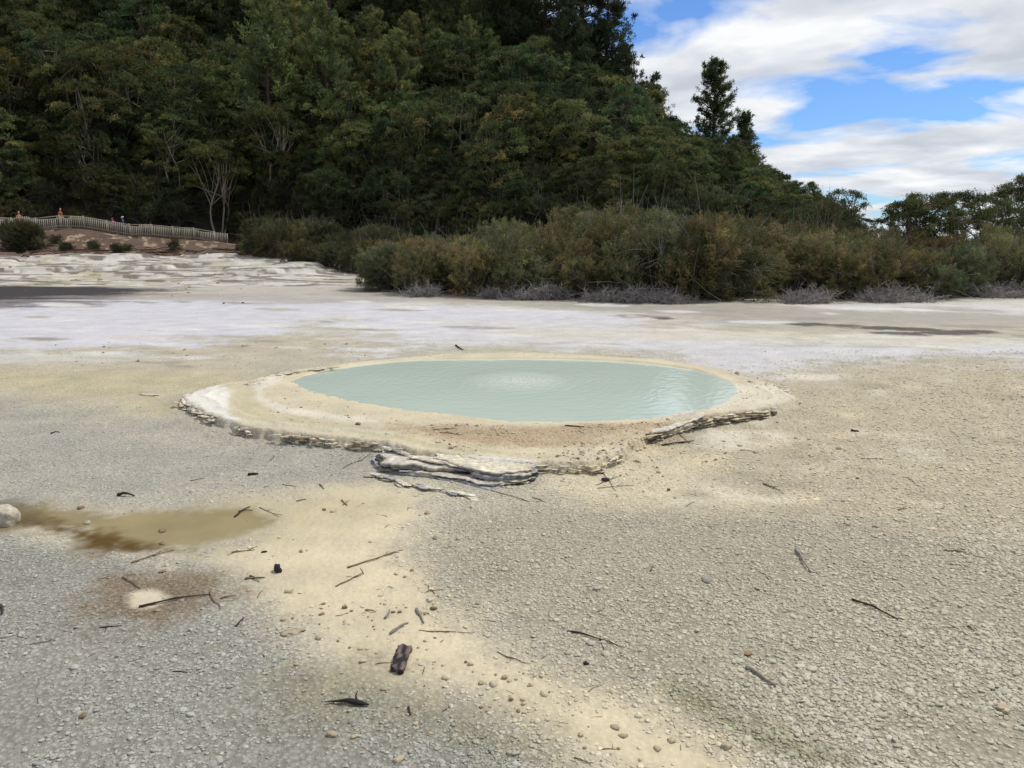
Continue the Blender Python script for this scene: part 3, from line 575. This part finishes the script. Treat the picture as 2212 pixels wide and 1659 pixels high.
def pine(seed,h,r,b0=.15,step=.55,nb=6,tuft=9,nn=13,L=.42,W=.085,cols=(DK,GR*.8),irr=.3,shape=.7,droop=.0):
    ps=Parts();bk=lin((92,78,66))*.7;tp=np.array([[0,0,-.6],[rng.normal(0,.1),rng.normal(0,.1),h*.4],[rng.normal(0,.15),0,h*.75],[0,0,h]]);tp=smooth_poly(tp,6,False)
    tube(ps,tp,np.linspace(.028*h*.55+.04,.02,len(tp)),1,bk,7)
    z=h*b0;PP=[];DD=[];CC=[];cols=np.array(cols)
    while z<h*.985:
        t=(z/h-b0)/(1-b0);Lb=r*(1-t)**shape*min(1,.55+t*2.5)
        tx=np.interp(z,tp[:,2],tp[:,0]);ty=np.interp(z,tp[:,2],tp[:,1])
        for _ in range(nb):
            if rng.random()<.15: continue
            a=rng.uniform(0,6.28);l=max(.25,Lb*rng.uniform(1-irr*1.6,1+irr));z0=z+rng.uniform(-.25,.25)*step*2
            s=np.linspace(0,1,6);up=.12+.35*t
            bp_=np.stack([tx+np.cos(a)*l*s,ty+np.sin(a)*l*s,z0+l*(up*s-droop*s+ .22*s**3)],1);bp_[1:]+=rng.normal(0,.04*l,(5,3))
            tube(ps,bp_,np.linspace(.012*l+.02,.008,6),1,bk,3)
            k=max(3,int(tuft*(.35+l/r)));u=rng.uniform(.3,1.02,k)**.8;side=rng.normal(0,.16,k)*l*(1.1-u*.6)
            c=np.stack([np.interp(u,s,bp_[:,i_]) for i_ in range(3)],1)+np.stack([-math.sin(a)*side,math.cos(a)*side,rng.normal(.05,.08,k)*l*.5],1)
            col=cols[rng.integers(len(cols))]*rng.uniform(.7,1.35)
            for cc_ in c: PP.append(np.repeat(cc_[None],nn,0)+rng.normal(0,.10,(nn,3)));DD.append(rng.normal(0,.8,(nn,3))+[math.cos(a)*.5,math.sin(a)*.5,.7]);CC.append(np.repeat((col*rng.uniform(.8,1.25))[None],nn,0))
        z+=step*rng.uniform(.7,1.3)*(1-.35*t)
    Pn=np.concatenate(PP);n=len(Pn);leaves(ps,Pn,np.concatenate(DD),L*rng.uniform(.6,1.2,n),W,np.concatenate(CC));return ps
def kinds(nm,fn,k,**kw): return [obj('%s_kind_%d'%(nm,j),fn(j,**kw).mesh(nm),[M_leafT,M_bark],link=False) for j in range(k)]
def place(X_,Y_,dz=0.): return np.stack([X_,Y_,height(X_,Y_)-dz],1)
def jgrid(x0,x1,y0,y1,s):
    gx,gy=np.meshgrid(np.arange(x0,x1,s),np.arange(y0,y1,s));gx=gx+rng.uniform(-.45,.45,gx.shape)*s;gy=gy+rng.uniform(-.45,.45,gy.shape)*s;return gx.ravel(),gy.ravel()
def tints(n,lo=.75,hi=1.3,warm=.12):
    t=rng.uniform(lo,hi,(n,1))*np.ones((n,3));w=np.clip(rng.normal(0,warm,n),-.2,.25);t[:,0]*=1+w;t[:,2]*=1-w*.5;return t
front=[G(u,v,.1) for u,v in [(800,632),(850,640),(1000,645),(1200,650),(1330,655),(1500,658),(1700,656),(1900,652),(2212,643),(2700,635)]]
fx=np.array([p[0] for p in front]);fy=np.array([p[1] for p in front])
x,y=jgrid(-8,34,27,50,1.5);fr=np.interp(x,fx,fy)+1.2*(fbm(x*.45,x*0,71,2)-.5);kp=(y>fr+1.0)&(x<y*.8+6)&(x>-6.5+sm(38,50,y)*3);x,y,fr=x[kp],y[kp],fr[kp]
a_=x/y
sc=np.interp(a_,[-.22,-.16,-.05,.1,.2,.35,.5,.7],[.52,.72,.92,1.06,1.06,.95,.86,.82])*rng.uniform(.72,1.14,len(x))*np.interp(y-fr,[0,2,5],[.66,.95,1.0])*(1-.25*sm(36,50,y))
MS=kinds('manuka_shrub',shrub,7)
tn=tints(len(x),.85,1.45,.14)*(.65+.8*fbm(x*.3,y*.3,73,2))[:,None]
scatter('manuka_shrubs',place(x,y,.1),np.stack([rng.normal(0,.1,len(x)),rng.normal(0,.1,len(x)),rng.uniform(0,6.28,len(x))],1),np.stack([sc,sc,sc*rng.uniform(.85,1.15,len(x))],1),tn,MS)
dk=[obj('dead_brush_kind_%d'%j,dead(j).mesh('dead_brush'),[M_bark],link=False) for j in range(5)]
xx=rng.uniform(-6.6,30,170);yy=np.interp(xx,fx,fy)+1.2*(fbm(xx*.45,xx*0,71,2)-.5)+rng.uniform(.0,.8,170);cl=fbm(xx*.6,yy*0,66,2);kp=(cl>.44);xx,yy,cl=xx[kp],yy[kp],cl[kp];n=len(xx)
s_=rng.uniform(.35,.85,n);scatter('dead_brush',place(xx,yy,.02),np.stack([np.zeros(n),np.zeros(n),rng.uniform(0,6.28,n)],1),np.stack([s_,s_,s_*.9],1),np.ones((n,3)),dk)
X1=[];S1_=[]
def addsh(u,v,Y_,s): 
    x_,z_=R(u,v,Y_);X1.append((x_,Y_));S1_.append(s)
for u in range(520,850,14): addsh(u+rng.uniform(-8,8),0,rng.uniform(50,58),rng.uniform(.6,1.0))
for u in range(600,860,20): addsh(u,0,rng.uniform(44,50),rng.uniform(.4,.7))
for u in [20,60,75,90,140,150,200,215,235,340,455,480,490,500,520]: addsh(u+rng.uniform(-10,10),0,rng.uniform(61,64),rng.uniform(.2,.38))
for u in [0,-10,-20]: addsh(u,0,rng.uniform(59,61),rng.uniform(.8,1.05))
X1=np.array(X1);S1_=np.array(S1_);n=len(S1_)
scatter('bank_shrubs',place(X1[:,0],X1[:,1],.1),np.stack([np.zeros(n),np.zeros(n),rng.uniform(0,6.28,n)],1),np.stack([S1_,S1_,S1_],1),tints(n,.5,.95,.1)*[.92,1,.95],MS)
KN=kinds('kanuka',kanuka,8)
x,y=jgrid(-110,62,52,126,2.8);hh=hill(x,y);kp=(y>ybase(x)+.8)&(hh>.15)&(np.abs(x)<y*.82+4)&(x<y*.455);x,y,hh=x[kp],y[kp],hh[kp];n=len(x)
sc=rng.uniform(.6,1.2,n)*np.interp(x/y,[-.4,0,.2,.3,.38,.455],[1.1,.98,.85,.72,.55,.35])*np.interp(y-ybase(x),[0,6,20],[.7,.85,1.])
big_n=fbm(x*.11,y*.11,101,3);tn=tints(n,.55,1.45,.11)*(.45+1.35*np.clip(big_n-.1,0,1))[:,None]
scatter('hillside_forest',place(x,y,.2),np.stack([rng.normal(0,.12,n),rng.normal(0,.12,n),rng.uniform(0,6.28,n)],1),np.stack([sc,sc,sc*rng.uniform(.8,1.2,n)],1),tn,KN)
x,y=jgrid(-80,40,52,90,1.9);kp=(y>ybase(x)+.1)&(y<ybase(x)+9)&(x<y*.44);x,y=x[kp],y[kp];n=len(x);s_=rng.uniform(.6,1.25,n)
scatter('undergrowth',place(x,y,.1),np.stack([np.zeros(n),np.zeros(n),rng.uniform(0,6.28,n)],1),np.stack([s_,s_,s_],1),tints(n,.4,.85,.1)*[.85,1,.9],MS)
TK=kinds('tall_kanuka',kanuka,4,h=9.5,r=3.2,cb=.52,npad=62,tr=(150,140,124),stems=4,lean=.9)
P1=[]
for u in [60,95,135,170,205,240,325,345,385,420,560]: 
    Y_=rng.uniform(77,82);x_,_=R(u,0,Y_);P1.append((x_*.97,Y_))
P1=np.array(P1);n=len(P1);s_=rng.uniform(.85,1.1,n)
scatter('tall_kanuka_grove',place(P1[:,0],P1[:,1],.2),np.stack([np.zeros(n),np.zeros(n),rng.uniform(0,6.28,n)],1),np.stack([s_,s_,s_],1),tints(n,.7,1.1,.08),TK)
PK=[obj('pine_kind_%d'%j,pine(j,17,4.4,.08,.6,7,11,12,cols=(GR,DK*1.3,YG*.6),shape=.55).mesh('pine'),[M_leafT,M_bark],link=False) for j in range(4)]
x,y=jgrid(-95,2,98,122,5.0);n=len(x);s_=rng.uniform(.7,1.15,n);tn=tints(n,.6,1.1,.08)
xl=[];
for u,v in [(665,-10),(700,0),(745,40),(795,10),(850,60),(890,20),(935,60),(980,90),(1010,30),(620,0),(560,-20),(1050,60),(720,70),(870,110),(965,150)]:
    Y_=rng.uniform(84,93);x_,z_=R(u,v,Y_);g_=gz(x_,Y_);xl.append((x_,Y_,g_-.3,max(.45,(z_-g_)/17)))
xl=np.array(xl);pts=np.concatenate([place(x,y,.3),xl[:,:3]]);s_=np.concatenate([s_,xl[:,3]]);tn=np.concatenate([tn,tints(len(xl),1.5,2.1,.08)]);n=len(s_)
scatter('pine_stand',pts,np.stack([rng.normal(0,.03,n),rng.normal(0,.03,n),rng.uniform(0,6.28,n)],1),np.stack([s_*1.05,s_*1.05,s_],1),tn,PK)
def tree(name,u,vtop,Y_,ps_fn,**kw):
    x_,zt=R(u,vtop,Y_);g_=gz(x_,Y_);h=zt-g_;ps=ps_fn(0,h=h,**kw);return obj(name,ps.mesh(name),[M_leaf,M_bark],loc=(x_,Y_,g_-.2))
tree('pine_tree',1180,-150,96,pine,r=5.5,b0=.1,step=.65,nb=6,tuft=13,nn=16,cols=(DK*.7,DK*.9))
tree('pine_tree.001',1262,-220,100,pine,r=6.,b0=.08,step=.65,nb=7,tuft=14,nn=16,cols=(DK*.7,DK*.9))
tree('pine_tree.002',1312,-60,97,pine,r=5.0,b0=.05,step=.65,nb=7,tuft=11,nn=16,cols=(DK*.7,DK*.9),irr=.4)
tree('pine_tree.003',1085,-90,98,pine,r=4.5,b0=.1,step=.6,nb=6,tuft=12,nn=15,cols=(DK,DK*1.3))
tree('pine_tree.004',1225,20,90,pine,r=4.2,b0=.05,step=.55,nb=7,tuft=12,nn=15,cols=(DK*.8,DK))
tree('pine_tree.005',1350,95,100,pine,r=3.4,b0=.05,step=.5,nb=7,tuft=10,nn=14,cols=(DK*.8,DK),irr=.4)
tree('pine_tree.006',1416,155,102,pine,r=2.5,b0=.1,step=.6,nb=5,tuft=7,nn=12,cols=(GR*.8,DK),irr=.45)
tree('pine_tree.007',1545,128,98,pine,r=2.9,b0=.1,step=.5,nb=7,tuft=10,nn=13,cols=(GR*.95,DK*1.3),irr=.42,shape=.42)
tree('pine_tree.008',1612,242,98,pine,r=2.1,b0=.1,step=.45,nb=6,tuft=9,nn=12,cols=(GR,GR*.8),irr=.4,shape=.55)
tree('kanuka_tree',1832,400,66,kanuka,r=1.9,cb=.5,npad=40,nl=150,L=.14,W=.055,stems=3,lean=.3,flat=.3)
for k,(u,v,Y_,r_) in enumerate([(1960,422,60,2.0),(2010,408,62,2.5),(2075,405,60,2.8),(2140,414,62,2.5),(2195,385,66,2.3),(2240,365,64,2.6),(2310,400,60,3.),(2400,390,62,3.)]):
    tree('kanuka_tree.%03d'%(k+1),u,v,Y_,kanuka,r=r_,cb=.3,npad=80,nl=190,L=.15,W=.06,stems=4,lean=.5,flat=.3)
# ---------- fence ----------
ps=Parts();wc=lin((168,158,140))*.85
fxs=np.linspace(-52,-27.0,190);fys=ypath(fxs)-.9;fz=height(fxs,fys)
for k in range(len(fxs)-1):
    yaw=math.atan2(fys[k+1]-fys[k],fxs[k+1]-fxs[k]);c=wc*rng.uniform(.75,1.2)
    box(ps,(fxs[k],fys[k],fz[k]+.56),.075,.022,.98,0,c,yaw)
    if k%12==0: box(ps,(fxs[k],fys[k]+.09,fz[k]+.55),.11,.11,1.25,0,wc*.9,yaw)
    if k%12==0 and k+12<len(fxs):
        for hz_,hh_ in((.25,.09),(.88,.09),(1.09,.05)):
            p=[(fxs[k],fys[k]+(.035 if hz_<1 else .02),fz[k]+hz_),(fxs[k+12],fys[k+12]+(.035 if hz_<1 else .02),fz[k+12]+hz_)]
            tube(ps,[np.array(p[0]),np.array(p[1])],[hh_*.6]*2,0,wc,4)
obj('picket_fence',ps.mesh('picket_fence',False),[M_wood])
# ---------- people ----------
def ell(ps,c,s,m,col,nu=12,nv=9,zmin=-2,f=None):
    V=[];Q=[]
    for j in range(nv):
        t=math.pi*(j+.03)/(nv-1+.06)
        for i_ in range(nu):
            a=2*math.pi*i_/nu;V.append((math.sin(t)*math.cos(a),math.sin(t)*math.sin(a),max(math.cos(t),zmin)))
    V=np.array(V)*s+c
    for j in range(nv-1):
        for i_ in range(nu): Q.append((j*nu+i_,(j+1)*nu+i_,(j+1)*nu+(i_+1)%nu,j*nu+(i_+1)%nu))
    ps.add(V,Q,m,col)
def person(name,x,y,yaw,shirt,pants,hair,hat=None,bag=None,h=1.7,stride=.12,arm=.1):
    e=bpy.data.objects.new(name,None);scene.collection.objects.link(e);e.location=(x,y,gz(x,y));e.rotation_euler=(0,0,yaw);e.scale=(h/1.72,)*3
    J={'pel':((0,0,.95),.15,.11),'wa':((0,0,1.08),.125,.095),'ch':((0,0,1.28),.155,.11),'nb':((0,0,1.43),.07,.06),'nk':((0,-.01,1.52),.052,.052)}
    E=[('pel','wa'),('wa','ch'),('ch','nb'),('nb','nk')]
    for s,S in((-1,'L'),(1,'R')):
        st=stride*s
        J.update({'sh'+S:((.17*s,0,1.39),.062,.062),'el'+S:((.235*s,.02,1.12),.043,.043),'wr'+S:((.24*s,-arm,.90),.028,.03),'hd'+S:((.24*s,-arm-.03,.83),.032,.018),
        'hp'+S:((.095*s,0,.88),.095,.1),'kn'+S:((.10*s,-.03-st*.6,.50),.06,.062),'an'+S:((.10*s,.02-st,.09),.04,.042),'to'+S:((.115*s,-.15-st,.045),.04,.035)})
        E+=[('ch','sh'+S),('sh'+S,'el'+S),('el'+S,'wr'+S),('wr'+S,'hd'+S),('pel','hp'+S),('hp'+S,'kn'+S),('kn'+S,'an'+S),('an'+S,'to'+S)]
        for f_,(dx,ln_) in enumerate([(-.024,.065),(-.008,.078),(.008,.074),(.022,.058)]):
            J['f%d%s'%(f_,S)]=((.24*s+dx,-arm-.045,.83-.03-ln_*.35),.009,.009);J['g%d%s'%(f_,S)]=((.24*s+dx,-arm-.03,.80-ln_),.007,.007);E+=[('hd'+S,'f%d%s'%(f_,S)),('f%d%s'%(f_,S),'g%d%s'%(f_,S))]
        J['t'+S]=((.24*s-.035*s,-arm-.06,.84),.010,.010);E+=[('wr'+S,'t'+S)]
    ks=list(J);me=bpy.data.meshes.new('body');me.from_pydata([J[k][0] for k in ks],[(ks.index(a),ks.index(b)) for a,b in E],[])
    bo=bpy.data.objects.new('body',me);scene.collection.objects.link(bo);bo.modifiers.new('s','SKIN');bo.modifiers.new('u','SUBSURF').levels=1
    for i_,k in enumerate(ks):
        sv=me.skin_vertices[0].data[i_];sv.radius=J[k][1:];sv.use_root=(k=='pel')
    dg=bpy.context.evaluated_depsgraph_get();bm_=bpy.data.meshes.new_from_object(bo.evaluated_get(dg));bo.modifiers.clear();bo.data=bm_
    bm_.materials.clear();bm_.materials.append(M_cloth);bm_.materials.append(M_skin)
    co=np.empty(len(bm_.vertices)*3);bm_.vertices.foreach_get('co',co);co=co.reshape(-1,3);skin=lin((196,150,122))
    c=np.empty((len(co),4),np.float32);c[:,3]=1
    for q,p in enumerate(co):
        arm_=abs(p[0])>.19 and p[2]<1.36
        c[q,:3]=skin if (p[2]>1.46 or (arm_ and p[2]<1.16)) else (lin(shirt) if p[2]>.97 or arm_ else (lin((40,36,34)) if p[2]<.10 else lin(pants)))
    at=bm_.color_attributes.new('Col','FLOAT_COLOR','POINT');at.data.foreach_set('color',c.ravel())
    for p in bm_.polygons: p.use_smooth=True
    bo.parent=e
    ps=Parts();ell(ps,(0,-.015,1.63),(.075,.092,.115),1,skin);ell(ps,(0,-.108,1.615),(.013,.018,.022),1,skin,8,6)
    for s in(-1,1):
        ell(ps,(.03*s,-.092,1.64),(.012,.008,.008),0,(.7,.7,.7),8,6);ell(ps,(.03*s,-.099,1.64),(.005,.004,.005),0,(.03,.02,.02),6,5);ell(ps,(.077*s,0,1.625),(.012,.02,.03),1,skin,8,6)
    ell(ps,(0,-.098,1.575),(.022,.008,.006),0,(.35,.12,.1),8,5)
    ell(ps,(0,.02,1.66),(.086,.09,.105),0,lin(hair),14,9,-.3);ell(ps,(0,.055,1.58),(.07,.045,.10),0,lin(hair))
    if hat: ell(ps,(0,0,1.70),(.092,.105,.075),0,lin(hat),14,9,-.1);ell(ps,(0,-.11,1.695),(.07,.08,.008),0,lin(hat))
    obj('head',ps.mesh('head'),[M_cloth,M_skin],parent=e)
    if bag: ps=Parts();ell(ps,(0,.17,1.24),(.14,.09,.20),0,lin(bag));obj('backpack',ps.mesh('backpack'),[M_cloth],parent=e)
for nm,u,yaw,a in [('walking_tourist',32,1.2,dict(shirt=(180,124,84),pants=(60,56,60),hair=(60,40,30),stride=.2)),
    ('walking_tourist.001',102,1.4,dict(shirt=(150,88,52),pants=(40,38,42),hair=(40,30,25),bag=(40,38,40),stride=.18)),
    ('walking_tourist.002',193,-1.3,dict(shirt=(190,90,150),pants=(50,50,80),hair=(50,36,30),bag=(110,60,150),h=1.6)),
    ('walking_tourist.003',211,-1.2,dict(shirt=(60,80,130),pants=(36,40,60),hair=(50,40,36),hat=(225,225,225),h=1.75))]:
    x_,_=R(u,480,67.5);person(nm,x_,float(ypath(np.array(x_)))+.3,yaw,**a)
# ---------- sky / sun / camera ----------
az=math.radians(62);el=math.radians(58)
w=bpy.data.worlds.new('World');scene.world=w;w.use_nodes=True;nt=w.node_tree;nt.nodes.clear()
out=nt.nodes.new('ShaderNodeOutputWorld');bg=nt.nodes.new('ShaderNodeBackground');nt.links.new(bg.outputs[0],out.inputs[0]);bg.inputs[1].default_value=.11
sk=nt.nodes.new('ShaderNodeTexSky');sk.sky_type='NISHITA';sk.sun_disc=False;sk.sun_elevation=el;sk.sun_rotation=az;sk.air_density=1.;sk.dust_density=.2;sk.ozone_density=3.
tc=nt.nodes.new('ShaderNodeTexCoord');sx=nt.nodes.new('ShaderNodeSeparateXYZ');nt.links.new(tc.outputs['Generated'],sx.inputs[0])
zz=math_n(nt,'ADD',math_n(nt,'MAXIMUM',sx.outputs[2],0.),.12)
cx=nt.nodes.new('ShaderNodeCombineXYZ');nt.links.new(math_n(nt,'DIVIDE',sx.outputs[0],zz),cx.inputs[0]);nt.links.new(math_n(nt,'DIVIDE',sx.outputs[1],zz),cx.inputs[1])
def nz(s,d,r=.55,dist=0.,off=(0,0,0)):
    mp=nt.nodes.new('ShaderNodeMapping');mp.inputs['Location'].default_value=off;nt.links.new(cx.outputs[0],mp.inputs[0])
    n=nt.nodes.new('ShaderNodeTexNoise');n.inputs['Scale'].default_value=s;n.inputs['Detail'].default_value=d;n.inputs['Roughness'].default_value=r;n.inputs['Distortion'].default_value=dist;nt.links.new(mp.outputs[0],n.inputs['Vector']);return n.outputs['Fac']
cov=ramp(nt,nz(1.3,7,.50,.25,(5.1,1.7,0)),[(.395,(0,0,0)),(.50,(1,1,1))])
shade=ramp(nt,nz(2.1,6,.5,.2,(7.3,.4,0)),[(.34,(5.2,5.6,6.3)),(.5,(7.0,7.3,7.8)),(.64,(8.9,9.0,9.1))])
skc=mixc(nt,1.,sk.outputs[0],(.62,.86,1.2,1),'MULTIPLY')
nt.links.new(mixc(nt,cov,skc,shade),bg.inputs[0])
sd=bpy.data.lights.new('sun','SUN');sd.energy=3.2;sd.angle=math.radians(1.5);sd.color=(1,.965,.91);so=bpy.data.objects.new('sun',sd);scene.collection.objects.link(so)
dv=Vector((math.sin(az)*math.cos(el),math.cos(az)*math.cos(el),math.sin(el)));so.rotation_euler=dv.to_track_quat('Z','Y').to_euler();so.location=(10,10,40)
cd=bpy.data.cameras.new('camera');cd.sensor_width=36;cd.lens=36*F/2212;cd.clip_end=3000;cd.clip_start=.05
co_=bpy.data.objects.new('camera',cd);co_.location=(0,0,CH);co_.rotation_euler=(math.pi/2-P,0,0);scene.collection.objects.link(co_);scene.camera=co_
